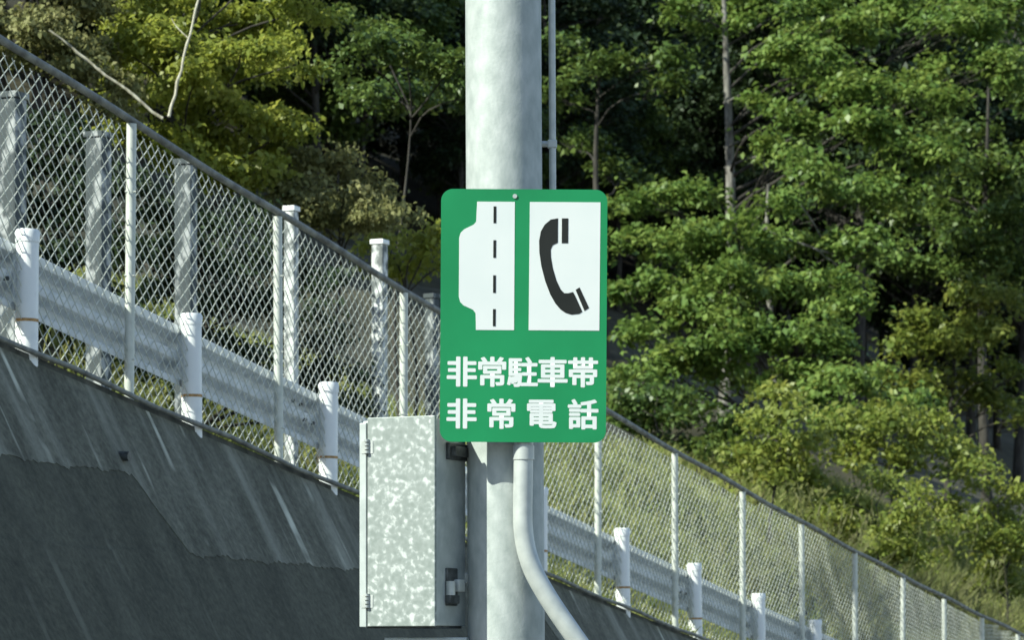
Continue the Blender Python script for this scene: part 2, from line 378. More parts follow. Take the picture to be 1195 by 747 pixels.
bm = bmesh.new(); tube(bm, [W(s, -.078, float(zb(s)) + .012 + .01 * math.sin(s * 3.3)) + fi for s in ss], .016, 12); link('bottom_rail', bm_mesh(bm, 'bottom_rail', True), M['rail_dark'], fence)
# woven wires, one part per bay
DP = .094; WR = .0031
def wires(s0, s1):
    bm = bmesh.new()
    def zlo(s): return float(zb(s)) + .05
    def zhi(s): return ztop(s) + .005
    for sgn in (1, -1):
        k0 = int(s0 / DP) - 44; k1 = int(s1 / DP) + 44
        for k in range(k0, k1):
            sx = k * DP; hh = 1.75 / .88; pts = []
            for q in range(0, 25):
                h = 1.80 * q / 24; s = sx + sgn * h * 1.0
                if s < s0 or s > s1: continue
                z = zlo(s) + h
                if z > zhi(s): continue
                pts.append(W(s, TF + .006 * sgn + .004 * math.sin(s * 9 + h * 7) + .012 * math.sin(s * 1.58 + .4) * math.sin(h * 1.9), z) + fi)
            # extend to the bay edges
            if len(pts) < 2: continue
            tube(bm, pts, WR, 5, False)
    return bm
for a, b in zip(post_s, post_s[1:]):
    link('wire_mesh', bm_mesh(wires(a, b), 'wire_mesh', True), M['wire'], fence)

# ------------------------------------------------------------------ old posts behind the upper road
old = [(15, 112, .17, 'leaning flaky pale post behind the mesh at the far left, broad and blotched'),
       (115, 158, .17, 'shaded bluish post behind the mesh just left of the first tall fence post'),
       (217, 190, .165, 'shaded pale post behind the mesh between the two left fence posts'),
       (340, 244, .115, 'slim flaky white post with a bright square cap, its head above the top rail'),
       (443, 283, .135, 'peeling white post standing clear above the fence top rail left of the green sign'),
       (504, 346, .12, 'short peeling post right beside the left edge of the green sign')]
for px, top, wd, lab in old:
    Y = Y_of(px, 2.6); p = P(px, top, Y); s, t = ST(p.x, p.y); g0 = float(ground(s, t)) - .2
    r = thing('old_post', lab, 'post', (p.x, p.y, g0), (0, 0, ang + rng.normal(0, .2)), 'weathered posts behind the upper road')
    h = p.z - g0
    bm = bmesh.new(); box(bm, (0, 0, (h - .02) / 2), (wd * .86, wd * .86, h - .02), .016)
    link('shaft', bm_mesh(bm, 'post_shaft'), M['lit_post'] if px in (340, 443) else M['old_post'], r)  # sunlit copy for two posts, shaded copy for the others
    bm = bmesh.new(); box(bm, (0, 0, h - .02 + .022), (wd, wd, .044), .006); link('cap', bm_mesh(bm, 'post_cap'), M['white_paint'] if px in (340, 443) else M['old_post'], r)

# ------------------------------------------------------------------ steel pole with conduits
PY = 11.1; sc = F / PY
pole = thing('steel_pole', 'thick galvanised steel pole carrying the green sign and the metal box', 'pole', (0, PY, ROAD_Z))
def px_of(z): return -.026 + (-.0048) * (z - 1.2)      # slight lean
pts = [(px_of(z), 0, z - ROAD_Z) for z in np.linspace(ROAD_Z, 9.0, 24)]
rad = [.1375 - .0009 * (z - 1.2) for z in np.linspace(ROAD_Z, 9.0, 24)]
bm = bmesh.new(); tube(bm, pts, rad, 64); link('shaft', bm_mesh(bm, 'pole_shaft', True), M['galv_pole'], pole)
bm = bmesh.new(); box(bm, (px_of(ROAD_Z), 0, .015), (.42, .42, .03), .006); link('base_plate', bm_mesh(bm, 'base_plate'), M['galv_pipe'], pole)
for ax in (-1, 1):
    for ay in (-1, 1):
        bm = bmesh.new(); tube(bm, [(px_of(ROAD_Z) + ax * .165, ay * .165, .03), (px_of(ROAD_Z) + ax * .165, ay * .165, .075)], .016, 6); link('anchor_bolt', bm_mesh(bm, 'anchor_bolt'), M['galv_pipe'], pole)
# thin conduit on spacers, right of the pole
xr = (644.5 - CX) / F * (PY + .06)
bm = bmesh.new(); tube(bm, [(xr + (-.0048) * (z - 2), .06, z - ROAD_Z) for z in np.linspace(1.0, 8.6, 8)], .0125, 12); link('thin_conduit', bm_mesh(bm, 'thin_conduit', True), M['galv_pipe'], pole)
for z in (1.86, 3.3, 4.7):
    bm = bmesh.new(); tube(bm, [(px_of(z) + .10, .05, z - ROAD_Z), (xr, .06, z - ROAD_Z)], .011, 8); box(bm, (xr, .06, z - ROAD_Z), (.034, .03, .03), .004)
    link('spacer', bm_mesh(bm, 'spacer'), M['galv_pipe'], pole)
# bent conduit in front
yc = -.178; Yc = PY + yc
def lc(px, py): v = P(px, py, Yc); return (v.x, yc, v.z - ROAD_Z)
ctrl = [(611, 508), (610.5, 560), (610, 600), (611, 622), (615, 645), (623, 668), (636, 692), (650, 714), (668, 740), (690, 772), (705, 800), (712, 830), (712, 900), (712, 1190)]
cp = [Vector(lc(*c)) for c in ctrl]
fine = []
for i in range(len(cp) - 1):
    p0, p1, p2, p3 = cp[max(i - 1, 0)], cp[i], cp[i + 1], cp[min(i + 2, len(cp) - 1)]
    for u in np.linspace(0, 1, 6, endpoint=False):
        fine.append(.5 * ((2 * p1) + (p2 - p0) * u + (2 * p0 - 5 * p1 + 4 * p2 - p3) * u * u + (3 * p1 - p0 - 3 * p2 + p3) * u ** 3))
fine.append(cp[-1])
bm = bmesh.new(); tube(bm, fine, .0345, 24); link('bent_conduit', bm_mesh(bm, 'bent_conduit', True), M['galv_pipe'], pole)
bm = bmesh.new(); c0 = lc(611, 527); tube(bm, [(c0[0], yc, c0[2] - .03), (c0[0], yc, c0[2] + .02)], .038, 24); link('conduit_coupling', bm_mesh(bm, 'conduit_coupling', True), M['galv_pipe'], pole)

# ------------------------------------------------------------------ the green sign
SY = PY - .165 - .06; ssc = F / SY
def sp(px, py): return ((px - 611) / ssc, (368.5 - py) / ssc)
c = P(611, 368.5, SY)
sign = thing('road_sign', 'green sign with white lay-by and telephone pictograms above two rows of white characters', 'sign', tuple(c), (0, R(.35), R(0)))
def rounded(x0, y0, x1, y1, r, seg=10):
    o = []
    for cx_, cy_, a0 in ((x1 - r, y1 - r, 0), (x0 + r, y1 - r, 90), (x0 + r, y0 + r, 180), (x1 - r, y0 + r, 270)):
        for k in range(seg + 1):
            a = R(a0 + 90 * k / seg); o.append((cx_ + r * math.cos(a), cy_ + r * math.sin(a)))
    return o
hw, hh = 97 / ssc, 147.8 / ssc
bm = bmesh.new(); prism(bm, rounded(-hw, -hh, hw, hh, 14 / ssc), 0, .006)
pl = link('panel', bm_mesh(bm, 'sign_panel'), [M['sign_green'], M['sign_back']], sign)
for f in pl.data.polygons:
    if f.normal.y > .5: f.material_index = 1
def film(name, polys, mat, y=-.0012, y1=-.0002):
    bm = bmesh.new()
    for o in polys: prism(bm, [sp(*q) for q in o], y, y1)
    return link(name, bm_mesh(bm, name), mat, sign)
road = [(600, 235.5), (600, 385.5), (555.5, 385.5), (555, 366), (552, 362), (541, 357), (537, 353), (535.3, 347), (535.3, 278), (537, 272), (541, 268), (552, 262.5), (555, 259), (556, 235.5)]
film('road_pictogram', [road], M['sign_white'])
film('lane_dashes', [[(575.2, a), (578.4, a), (578.4, b), (575.2, b)] for a, b in ((241, 260.5), (280.5, 301), (321.5, 342), (361, 381))], M['sign_black'], -.0024, -.0014)
film('phone_panel', [[(617.5, 235.5), (700, 235.5), (699.5, 385.5), (617, 385.5)]], M['sign_white'])
hs = [(650.4, 254.5), (650.4, 283), (644.5, 286), (642.2, 291), (642.5, 300), (644.8, 313), (649, 327), (654, 337.5), (658.5, 342), (663, 342), (668.5, 340.5), (671, 345), (679.5, 363.5), (676, 366), (667, 367), (660, 365), (654, 361), (648, 354), (642, 343.5), (636, 328), (631.5, 311), (629, 295), (628.6, 281), (630.5, 270), (635, 262), (642, 256)]
film('handset_pictogram', [hs, [(655, 254.5), (662.4, 254.5), (662.4, 283.5), (655, 283.5)], [(671.5, 338), (676, 335), (687.3, 359), (682, 362.5)]], M['sign_black'], -.0024, -.0014)
# lettering
def lettering(rows):
    for text, xs, yc_, size in rows:
        bm = bmesh.new()
        for ch, x in zip(text, xs):
            cu = bpy.data.curves.new('glyph', 'FONT'); cu.body = ch; cu.size = size / ssc; cu.offset = .006 * size / ssc; cu.extrude = 0
            cu.align_x = 'CENTER'; cu.resolution_u = 3
            ob = bpy.data.objects.new('glyph', cu); COL.objects.link(ob)
            dg = bpy.context.evaluated_depsgraph_get(); me = bpy.data.meshes.new_from_object(ob.evaluated_get(dg))
            v = np.array([q.co[:] for q in me.vertices]); mid = (v.max(0) + v.min(0)) / 2
            me.transform(Matrix.Rotation(R(90), 4, 'X') @ Matrix.Translation((-mid[0], -mid[1], 0)))
            gx, gz = sp(x, yc_); me.transform(Matrix.Translation((gx, -.0005, gz)))
            e = .026 * size / ssc; last = Vector((0, 0, 0))
            for q, (ex, ez) in enumerate(((0, 0), (e, 0), (-e, 0), (0, e * .7), (0, -e * .7), (e * .7, e * .5), (-e * .7, e * .5), (e * .7, -e * .5), (-e * .7, -e * .5))):
                now = Vector((ex, -.00004 * q, ez)); me.transform(Matrix.Translation(now - last)); last = now; bm.from_mesh(me)
            bpy.data.objects.remove(ob); bpy.data.meshes.remove(me); bpy.data.curves.remove(cu)
        me = bpy.data.meshes.new('lettering'); bm.to_mesh(me); bm.free()
        link('lettering', me, M['sign_white'], sign)
lettering([('非常駐車帯', (539.4, 574.8, 610.2, 645.4, 680.8), 434.3, 36.5), ('非常電話', (539.4, 585.8, 633, 681.2), 483.3, 36.5)])
# mounting behind the panel
for z in (.24, -.24):
    bm = bmesh.new(); box(bm, (-.02, .0215, z), (.40, .03, .045), .004); link('mounting_channel', bm_mesh(bm, 'mounting_channel'), M['galv_pipe'], sign)
    bm = bmesh.new(); cx0 = px_of(c.z + z) - c.x; cy0 = PY - SY
    tube(bm, [(cx0 + .143 * math.sin(R(a)), cy0 - .143 * math.cos(R(a)), z) for a in range(-170, 171, 10)], .009, 8); link('clamp_band', bm_mesh(bm, 'clamp_band', True), M['galv_pipe'], sign)
for q in ((600, 229),):
    bm = bmesh.new(); gx, gz = sp(*q); tube(bm, [(gx, -.004, gz), (gx, 0, gz)], .008, 12); link('rivet', bm_mesh(bm, 'rivet'), M['galv_pipe'], sign)

# ------------------------------------------------------------------ metal box on the pole
TH = R(25); BW, BD, BH = .300, .245, .744
bc = P(420, 733, PY - .10)                      # front left lower corner
jb = thing('junction_box', 'mottled galvanised metal box fixed to the left of the steel pole below the sign', 'junction box', tuple(bc), (0, 0, -TH))
bm = bmesh.new(); box(bm, (BW / 2, BD / 2 + .012, BH / 2), (BW - .012, BD, BH - .012), .004); link('body', bm_mesh(bm, 'box_body'), M['zinc_plain'], jb)
bm = bmesh.new(); box(bm, (BW / 2 + .016, .004, BH / 2 + .004), (BW - .032, .016, BH), .003); link('door', bm_mesh(bm, 'box_door'), M['spangle'], jb)
bm = bmesh.new(); box(bm, (.0135, .006, BH / 2 - .006), (.027, .020, BH - .016), .003); link('hinge_flange', bm_mesh(bm, 'hinge_flange'), M['zinc_plain'], jb)
for z in (.095, .645):
    bm = bmesh.new()
    for k in range(4): tube(bm, [(.032, -.010, z - .024 + k * .0135), (.032, -.010, z - .024 + k * .0135 + .009)], .0095, 10)
    box(bm, (.032, -.0045, z - .002), (.046, .003, .046)); link('hinge', bm_mesh(bm, 'hinge', True), M['galv_pipe'], jb)
xs = BW - .006
bm = bmesh.new(); box(bm, (xs + .004, BD / 2 + .05, BH - .115), (.02, .15, .06), .004); box(bm, (xs + .022, BD / 2 + .05, BH - .115), (.018, .12, .035), .004); link('mounting_bracket', bm_mesh(bm, 'mounting_bracket'), M['dark_steel'], jb)
bm = bmesh.new(); box(bm, (xs + .003, BD * .55, .145), (.012, .085, .135), .005); box(bm, (xs + .016, BD * .5, .10), (.018, .075, .03), .004); link('latch_plate', bm_mesh(bm, 'latch_plate'), M['dark_steel'], jb)
bm = bmesh.new(); tube(bm, [(xs + .016, BD * .42, .115), (xs + .016, BD * .42, .165)], .017, 14); box(bm, (xs + .022, BD * .66, .15), (.024, .05, .045), .006); link('latch_handle', bm_mesh(bm, 'latch_handle', True), M['galv_pipe'], jb)
bm = bmesh.new(); box(bm, (BW / 2, BD / 2 + .012, .002), (BW - .03, BD - .03, .010)); link('gap_shade_plate', bm_mesh(bm, 'gap_shade_plate'), M['dark_steel'], jb)  # dark plate standing in for the shaded gap below the box
# band to the pole
for z in (.18, .62):
    bm = bmesh.new(); inv = jb.matrix_basis.inverted(); zz = bc.z + z
    box(bm, (BW - .05, BD + .035, z), (.12, .06, .035), .004); link('pole_strap', bm_mesh(bm, 'pole_strap'), M['galv_pipe'], jb)
# lower cabinet whose lid just shows
lc_ = P(452, 744.5, PY - .05)
cab = thing('cabinet', 'grey metal cabinet low beside the pole, only its lid edge showing under the mottled box', 'cabinet', (lc_.x, lc_.y, ROAD_Z), (0, 0, -R(8)))
ch_ = lc_.z - ROAD_Z
bm = bmesh.new(); box(bm, (.14, .13, (ch_ - .03) / 2), (.27, .24, ch_ - .03), .006); link('body', bm_mesh(bm, 'cabinet_body'), M['zinc_plain'], cab)
bm = bmesh.new(); box(bm, (.14, .13, ch_ - .015), (.30, .28, .03), .005); link('lid', bm_mesh(bm, 'cabinet_lid'), M['zinc_plain'], cab)
bm = bmesh.new(); box(bm, (.14, .005, ch_ * .5), (.22, .012, ch_ * .7), .004); link('door', bm_mesh(bm, 'cabinet_door'), M['zinc_plain'], cab)

# ------------------------------------------------------------------ foliage tools
def unit(v): return v / np.maximum(np.linalg.norm(v, axis=-1, keepdims=True), 1e-9)
def leaf_arrays(C, Nn, Dd, L, Wd):
    """four-corner folded leaves"""
    Dd = unit(Dd - Nn * (Dd * Nn).sum(-1, keepdims=True)); B = np.cross(Nn, Dd)
    L = L[:, None]; Wd = Wd[:, None]
    v = np.stack([C - Dd * L * .5, C + B * Wd * .5 + Nn * Wd * .22, C + Dd * L * .5 - Nn * L * .12, C - B * Wd * .5 + Nn * Wd * .22], 1)
    return v.reshape(-1, 3)
def pad_leaves(c, rx, ry, rz, n, size, g, per=18, flat=.8, droop=.0):
    """a spray of foliage: rounded lumps on a flattened, tilted dome; twigs in each lump, leaves round each twig"""
    nl = max(3, int(5 + 5 * g.random())); nt = max(2, n // (per * nl))
    a = g.uniform(0, 2 * np.pi, nl); r = np.sqrt(g.uniform(0, 1, nl)); tilt = g.normal(0, .18, 2)
    lump = np.stack([r * np.cos(a) * rx, r * np.sin(a) * ry, np.sqrt(np.maximum(0, 1 - r * r)) * rz * g.uniform(-.2, 1, nl) - droop * rz * r * r], -1)
    lump[:, 2] += (lump[:, 0] * tilt[0] + lump[:, 1] * tilt[1]) * .8
    lr = g.uniform(.22, .5, nl) * math.sqrt(rx * ry)
    q = unit(g.normal(0, 1, (nl, nt, 3))) * g.uniform(.35, 1, (nl, nt, 1)) * lr[:, None, None] * np.array([1, 1, .62])
    q[..., 2] = np.where(g.random((nl, nt)) < .6, np.abs(q[..., 2]), q[..., 2])
    K = (lump[:, None, :] + q).reshape(-1, 3); O_ = q.reshape(-1, 3); m = len(K)
    tw = g.uniform(.7, 1.5, (m, 1)) * size * 1.2
    Cn = np.repeat(K, per, 0) + g.normal(0, 1, (m * per, 3)) * np.repeat(tw, per, 0) * np.array([1, 1, .6])
    out = unit(np.repeat(O_, per, 0) + 1e-4)
    Nn = unit(np.array([0, 0, flat]) + out * .55 + g.normal(0, .36, Cn.shape))
    Dd = out + g.normal(0, .7, Cn.shape) + np.array([0, 0, -.25])
    L = size * g.uniform(.55, 1.6, len(Cn)); return leaf_arrays(Cn + np.array(c), Nn, Dd, L, L * g.uniform(.45, .7, len(Cn)))
def quads(v): return np.arange(len(v)).reshape(-1, 4)
def limb(bm, a, b, r0, r1, g, sag=.12, n=6, sides=7):
    a, b = Vector(a), Vector(b); L = (b - a).length; pts = []; rr = []
    off = Vector(g.normal(0, 1, 3)) * L * .06
    for i in range(n + 1):
        u = i / n; p = a.lerp(b, u) + Vector((0, 0, 1)) * sag * L * math.sin(math.pi * u) * .6 + off * math.sin(math.pi * u) + Vector(g.normal(0, .012, 3)) * L * .4 * (0 < i < n)
        pts.append(p); rr.append(r0 + (r1 - r0) * u)
    tube(bm, pts, rr, sides, True)
def tree(name, label, base, height, pads, leaf, bark, size, dens, trunk_r=.14, seed=0, cat='tree', group=None, lean=(0, 0), twig=True, flat=.8, droop=.25, bare=()):
    """pads: (x, y, z, rx, ry, rz) relative to the base; trunk wobbles up to height; one limb to each pad"""
    g = np.random.default_rng(seed); root = thing(name, label, cat, tuple(base), group=group)
    bm = bmesh.new(); n = 12
    def tp(u): return Vector((lean[0] * u + .10 * math.sin(u * 5 + seed), lean[1] * u + .10 * math.cos(u * 4 + seed), height * u))
    tube(bm, [tp(i / n) + Vector((0, 0, -.25 if i == 0 else 0)) for i in range(n + 1)], [trunk_r * (1.25 if i == 0 else 1 - .8 * i / n) for i in range(n + 1)], 12)
    bt = bm; bm = bmesh.new(); leaves = []
    for (x, y, z, rx, ry, rz) in pads:
        c_ = Vector((x, y, z)); hd = math.hypot(x - tp(.5).x, y - tp(.5).y)
        u = min(.97, max(.12, (z - hd * .45) / height)); st_ = tp(u)
        limb(bm, st_, c_ + Vector((0, 0, -rz * .2)), trunk_r * (1 - .8 * u) * .32 + .008, .008, g)
        if twig:
            for k in range(5):
                a_ = g.uniform(0, 6.28); e_ = c_ + Vector((math.cos(a_) * rx * .75, math.sin(a_) * ry * .75, rz * .15))
                limb(bm, st_.lerp(c_, .7) + Vector((0, 0, -rz * .1)), e_, .014, .004, g, .05, 4, 5)
        nl = int(dens * rx * ry * 6.3 / size ** 2)
        leaves.append(pad_leaves((x, y, z), rx, ry, rz, nl, size, g, flat=flat, droop=droop))
    for (a_, b_, r_) in bare: limb(bt, a_, b_, r_, r_ * .35, g, .02)
    link('trunk', bm_mesh(bt, 'trunk', True), bark, root); link('branches', bm_mesh(bm, 'branches', True), M['bark_dark'], root)
    v = np.concatenate(leaves); link('crown', np_mesh('crown', v, quads(v)), leaf, root)
    return root
def pix_pads(base, lst, Y, g, jitter=1.0, zf=.45, dfac=1.0):
    """sprays of one tree: (px, py, half width px, half height px[, depth offset])"""
    out = []
    for q in lst:
        dy = q[4] if len(q) > 4 else g.uniform(-jitter, jitter)
        p = P(q[0], q[1], Y + dy) - base; k = (Y + dy) / F
        out.append((p.x, p.y, p.z, q[2] * k, q[2] * k * g.uniform(.8, 1.1) * dfac, q[3] * k))
    return out
def on_ground(px, Y, sink=.1):
    x = (px - CX) / F * Y; s, t = ST(x, Y); return Vector((x, Y, float(ground(s, t)) - sink))

# ---- right side: the layered trees
G = np.random.default_rng(21)
b1 = on_ground(848, 72)
l1 = [(812, 18, 34, 20, -0.05), (880, 20, 50, 22, 0.69), (960, 30, 60, 24, -0.86), (1040, 22, 60, 26, 0.09), (1110, 35, 55, 24, -1.0), (940, 85, 60, 26, -1.54), (1010, 105, 62, 26, -2.21), (1075, 122, 40, 20, -2.21), (905, 135, 45, 24, -2.01), (985, 160, 55, 24, -3.05), (1060, 180, 55, 22, -3.56), (1130, 90, 55, 26, -1.07), (905, 180, 40, 20, -3.58), (960, 215, 46, 20, -4.58), (1020, 230, 50, 20, -3.95), (860, -40, 70, 30, 0.63), (980, -50, 90, 35, 1.89), (1080, -40, 80, 35, 1.59), (1160, 10, 60, 30, 0.28), (1180, 80, 50, 28, -1.33), (820, -70, 60, 30, 1.2)]
tree('layered_tree', 'tall tree with pale bare trunk and layered sunlit sprays right of the sign', b1, P(848, -80, 72).z - b1.z, pix_pads(b1, l1, 72, G, 2.0), M['leaf_maple'], M['bark_grey'], 7.5 * 72 / F, 4.6, 0.182, 31,
     bare=[(P(846, 172, 72.0) - b1, P(871, 158, 71.1) - b1, 0.031), (P(846, 196, 72.0) - b1, P(893, 180, 70.9) - b1, 0.036), (P(845, 120, 72.0) - b1, P(868, 108, 71.4) - b1, 0.025)])
b2 = on_ground(900, 66)
l2 = [(848, 268, 34, 14, -2.5), (852, 322, 40, 15, -3.5), (846, 375, 40, 16, -4), (850, 415, 44, 18, -4.5), (765, 240, 45, 17, 0.36), (820, 232, 36, 15, -0.21), (740, 285, 34, 15, -1.04), (800, 290, 56, 18, -1.75), (870, 300, 60, 20, -0.94), (930, 285, 50, 18, -0.55), (760, 335, 48, 16, -2.38), (835, 345, 60, 18, -2.49), (905, 335, 50, 18, -1.76), (960, 330, 46, 18, -1.72), (750, 385, 40, 17, -2.93), (800, 420, 45, 20, -4.2), (870, 395, 50, 20, -3.38), (940, 390, 44, 20, -3.8), (990, 365, 40, 18, -2.78), (850, 440, 48, 18, -4.31), (920, 440, 45, 18, -3.62), (980, 415, 40, 18, -3.34), (905, 240, 40, 18, -0.49), (1005, 290, 45, 20, -0.89), (745, 440, 40, 18, -4.54)]
tree('layered_tree', 'spreading low tree with stepped flat sprays directly right of the green sign', b2, P(890, 215, 66).z - b2.z, pix_pads(b2, l2, 66, G, 2.0), M['leaf_maple'], M['bark_grey'], 7.5 * 66 / F, 4.6, 0.135, 32,
     bare=[(P(985, 300, 65.4) - b2, P(875, 262, 64.5) - b2, 0.031), (P(960, 285, 65.4) - b2, P(935, 240, 64.5) - b2, 0.022), (P(990, 320, 65.4) - b2, P(950, 290, 64.2) - b2, 0.028)])
b3 = on_ground(700, 72)
l3 = [(690, 85, 36, 18, -.5), (750, 78, 42, 15, -.8), (775, 100, 26, 13, -1), (672, 170, 34, 18, 1.5), (725, 205, 34, 16, 2), (655, 60, 30, 18, .5), (655, 115, 26, 18, .3)]
tree('layered_tree', 'mid green tree behind the thin conduit, one bright spray at its top', b3, P(705, 60, 72).z - b3.z, pix_pads(b3, l3, 72, G, 2.0), M['leaf_deep'], M['bark_dark'], 7.5 * 72 / F, 4.6, 0.121, 33)
b4 = on_ground(1150, 80)
l4 = [(1150, 250, 40, 18, -1), (1150, 310, 40, 18, -1), (1145, 200, 36, 18, -1), (1120, 230, 50, 22), (1175, 215, 45, 22, -.6), (1080, 260, 45, 20, .4), (1150, 285, 50, 22), (1195, 260, 40, 22), (1100, 320, 44, 20, .5), (1180, 330, 40, 20, .3), (1050, 310, 40, 20, .8), (1210, 180, 50, 25), (1130, 170, 50, 22, .6), (1200, 120, 50, 25, .6)]
tree('broadleaf_tree', 'dark shady tree at the right edge with only its tips lit', b4, P(1150, 100, 80).z - b4.z, pix_pads(b4, l4, 80, G, 2.0), M['leaf_deep'], M['bark_dark'], 7.5 * 80 / F, 4.6, 0.162, 34)
b5 = on_ground(1110, 74)
l5 = [(1085, 372, 36, 18, -.8), (1130, 350, 36, 17, -.5), (1175, 352, 36, 16, -.2), (1100, 400, 44, 20, -.9), (1150, 395, 40, 20, -.4), (1060, 410, 36, 20, -.6), (1180, 440, 30, 24, -1), (1190, 490, 26, 22, -1), (1050, 455, 44, 20), (1110, 450, 40, 20, .4), (1150, 480, 36, 22, .5)]
tree('broadleaf_tree', 'rounded young tree low at the right edge with bright leaf clumps', b5, P(1110, 370, 74).z - b5.z, pix_pads(b5, l5, 74, G, 2.0), M['leaf_bush'], M['bark_dark'], 7.5 * 74 / F, 4.6, 0.095, 35)

# ---- shrubs on the slope
def shrub(label, px, Y, pads, leaf, size, dens, seed, flat=.5, name='shrub', cat='shrub', jit=.5):
    b = on_ground(px, Y); top = min(q[1] - q[3] for q in pads)
    g = np.random.default_rng(seed)
    return tree(name, label, b, max(.4, P(px, top, Y).z - b.z) * .8, pix_pads(b, pads, Y, g, jit * Y / 35), leaf, M['bark_dark'], size * Y / F, dens, .035, seed, cat, None, twig=False, flat=flat, droop=.5)
shrub('leafy sapling shrub just above the fence line beside the low layered tree', 905, 50, [(880, 500, 30, 20), (925, 480, 30, 22), (900, 530, 36, 20), (945, 515, 28, 22), (880, 555, 30, 18), (930, 555, 34, 20), (905, 460, 22, 16), (870, 525, 20, 16)], M['leaf_bush'], 7.5, 4.2, 41)
shrub('loose bright green bush above the middle of the right fence', 1020, 50, [(975, 585, 34, 16), (1030, 565, 40, 18), (1075, 585, 30, 16), (1000, 610, 44, 24), (1050, 610, 44, 26), (965, 605, 30, 18), (1085, 620, 30, 22), (1020, 640, 40, 18), (1060, 650, 36, 18)], M['leaf_bush'], 6.5, 2.8, 42)
shrub('feathery light green bush behind the pampas tufts', 1035, 57, [(990, 500, 36, 24), (1040, 490, 40, 26), (1085, 505, 36, 24), (1010, 530, 40, 22), (1070, 535, 40, 24), (1115, 520, 34, 24)], M['leaf_bush'], 7.5, 4.2, 43, .3)
shrub('sprawling bush in the lower right corner above the fence end', 1170, 57, [(1175, 600, 36, 22, 1.5), (1150, 610, 40, 22, 2), (1195, 620, 36, 24, 2), (1140, 590, 36, 26), (1185, 570, 36, 26), (1165, 630, 40, 26), (1200, 650, 40, 30), (1130, 640, 36, 22), (1180, 690, 40, 24), (1135, 560, 30, 20), (1145, 680, 36, 18), (1115, 610, 30, 22)], M['leaf_bush'], 6.5, 2.6, 44)
shrub('dark low bush in shade under the layered tree by the sign', 770, 57, [(730, 470, 44, 24), (790, 480, 48, 26), (845, 490, 40, 24), (760, 520, 44, 20), (820, 525, 40, 20), (715, 505, 30, 20)], M['leaf_deep'], 7.5, 4.2, 45)
shrub('scrubby green bush between the low tree and the right edge', 1000, 60, [(960, 455, 40, 22), (1010, 445, 40, 22), (1060, 480, 40, 22), (985, 485, 40, 20)], M['leaf_maple'], 7.5, 4.2, 46)

# ---- left side
shrub('tall yellow green thicket catching the sun above the left fence', 230, 30, [(170, 150, 36, 20, -.8), (215, 185, 40, 20, -1), (265, 205, 40, 20, -1), (310, 205, 36, 20, -.6), (330, 150, 34, 22, -.3), (150, 60, 36, 22, -1), (190, 45, 36, 22, -1.2), (280, 60, 40, 22, -1.2), (225, 95, 40, 22, -1.3), (160, 20, 44, 26), (215, 10, 44, 26), (270, 20, 44, 26), (320, 30, 40, 26), (180, 70, 44, 24), (240, 70, 48, 26), (300, 85, 44, 26), (150, 110, 34, 18), (205, 115, 40, 22), (265, 130, 44, 24), (310, 140, 36, 20), (240, 170, 40, 18), (290, 180, 36, 18), (345, 70, 30, 26), (350, 10, 36, 26), (140, -40, 60, 30), (230, -50, 70, 32), (320, -40, 60, 30)], M['leaf_bamboo'], 7.5, 5.6, 51, .35, 'thicket', 'thicket', .9)
shrub('olive scrub in the top left corner behind the dead canes', 60, 28.5, [(90, 85, 34, 18, -.6), (125, 125, 30, 16, -.6), (50, 40, 40, 20, -.8), (20, 20, 50, 26), (80, 10, 46, 24), (50, 60, 46, 18), (110, 60, 30, 16), (10, 65, 30, 14), (130, 100, 30, 14), (-30, 20, 50, 26), (40, -30, 60, 26)], M['leaf_dry'], 6.5, 5.0, 52, .3)
shrub('mid green tree top left of the steel pole with a few lit leaves', 470, 36, [(420, 70, 40, 26), (470, 60, 42, 26), (520, 75, 40, 26), (440, 110, 40, 22), (495, 115, 44, 24), (540, 110, 36, 24), (405, 25, 30, 18)], M['leaf_deep'], 7.5, 4.2, 53, .6, 'broadleaf_tree', 'tree', 1.0)
shrub('dusty olive bush between the thicket and the steel pole', 385, 30, [(330, 235, 30, 18, -.5), (360, 250, 34, 18, -.6), (400, 230, 34, 18, -.6), (440, 255, 34, 18, -.7), (350, 215, 34, 20), (395, 195, 34, 22), (430, 225, 34, 20), (375, 245, 40, 16), (420, 260, 36, 16), (345, 180, 26, 16), (460, 250, 26, 14)], M['leaf_dry'], 6.5, 5.4, 54, .3)
shrub('low yellow green bush at the left side of the sign', 475, 31, [(450, 285, 28, 16), (485, 290, 30, 16), (510, 310, 26, 18), (470, 315, 30, 14), (505, 275, 22, 12)], M['leaf_bamboo'], 7.5, 4.2, 55, .3)
shrub('dark ivy bush added behind the mesh at the far left, standing in for shade', 60, 26.5, [(10, 190, 50, 26), (70, 200, 50, 28), (130, 215, 44, 26), (40, 250, 50, 24), (100, 255, 44, 24), (-30, 220, 50, 30), (30, 150, 40, 26), (90, 165, 40, 26), (0, 290, 50, 24), (70, 300, 50, 22), (130, 290, 40, 22), (10, 340, 50, 22), (60, 350, 45, 22), (120, 355, 45, 22), (0, 385, 45, 20), (70, 395, 45, 20), (140, 405, 40, 20)], M['leaf_dark'], 7.5, 4.2, 56)  # dark leaves placed where the slope behind the mesh is only in shade
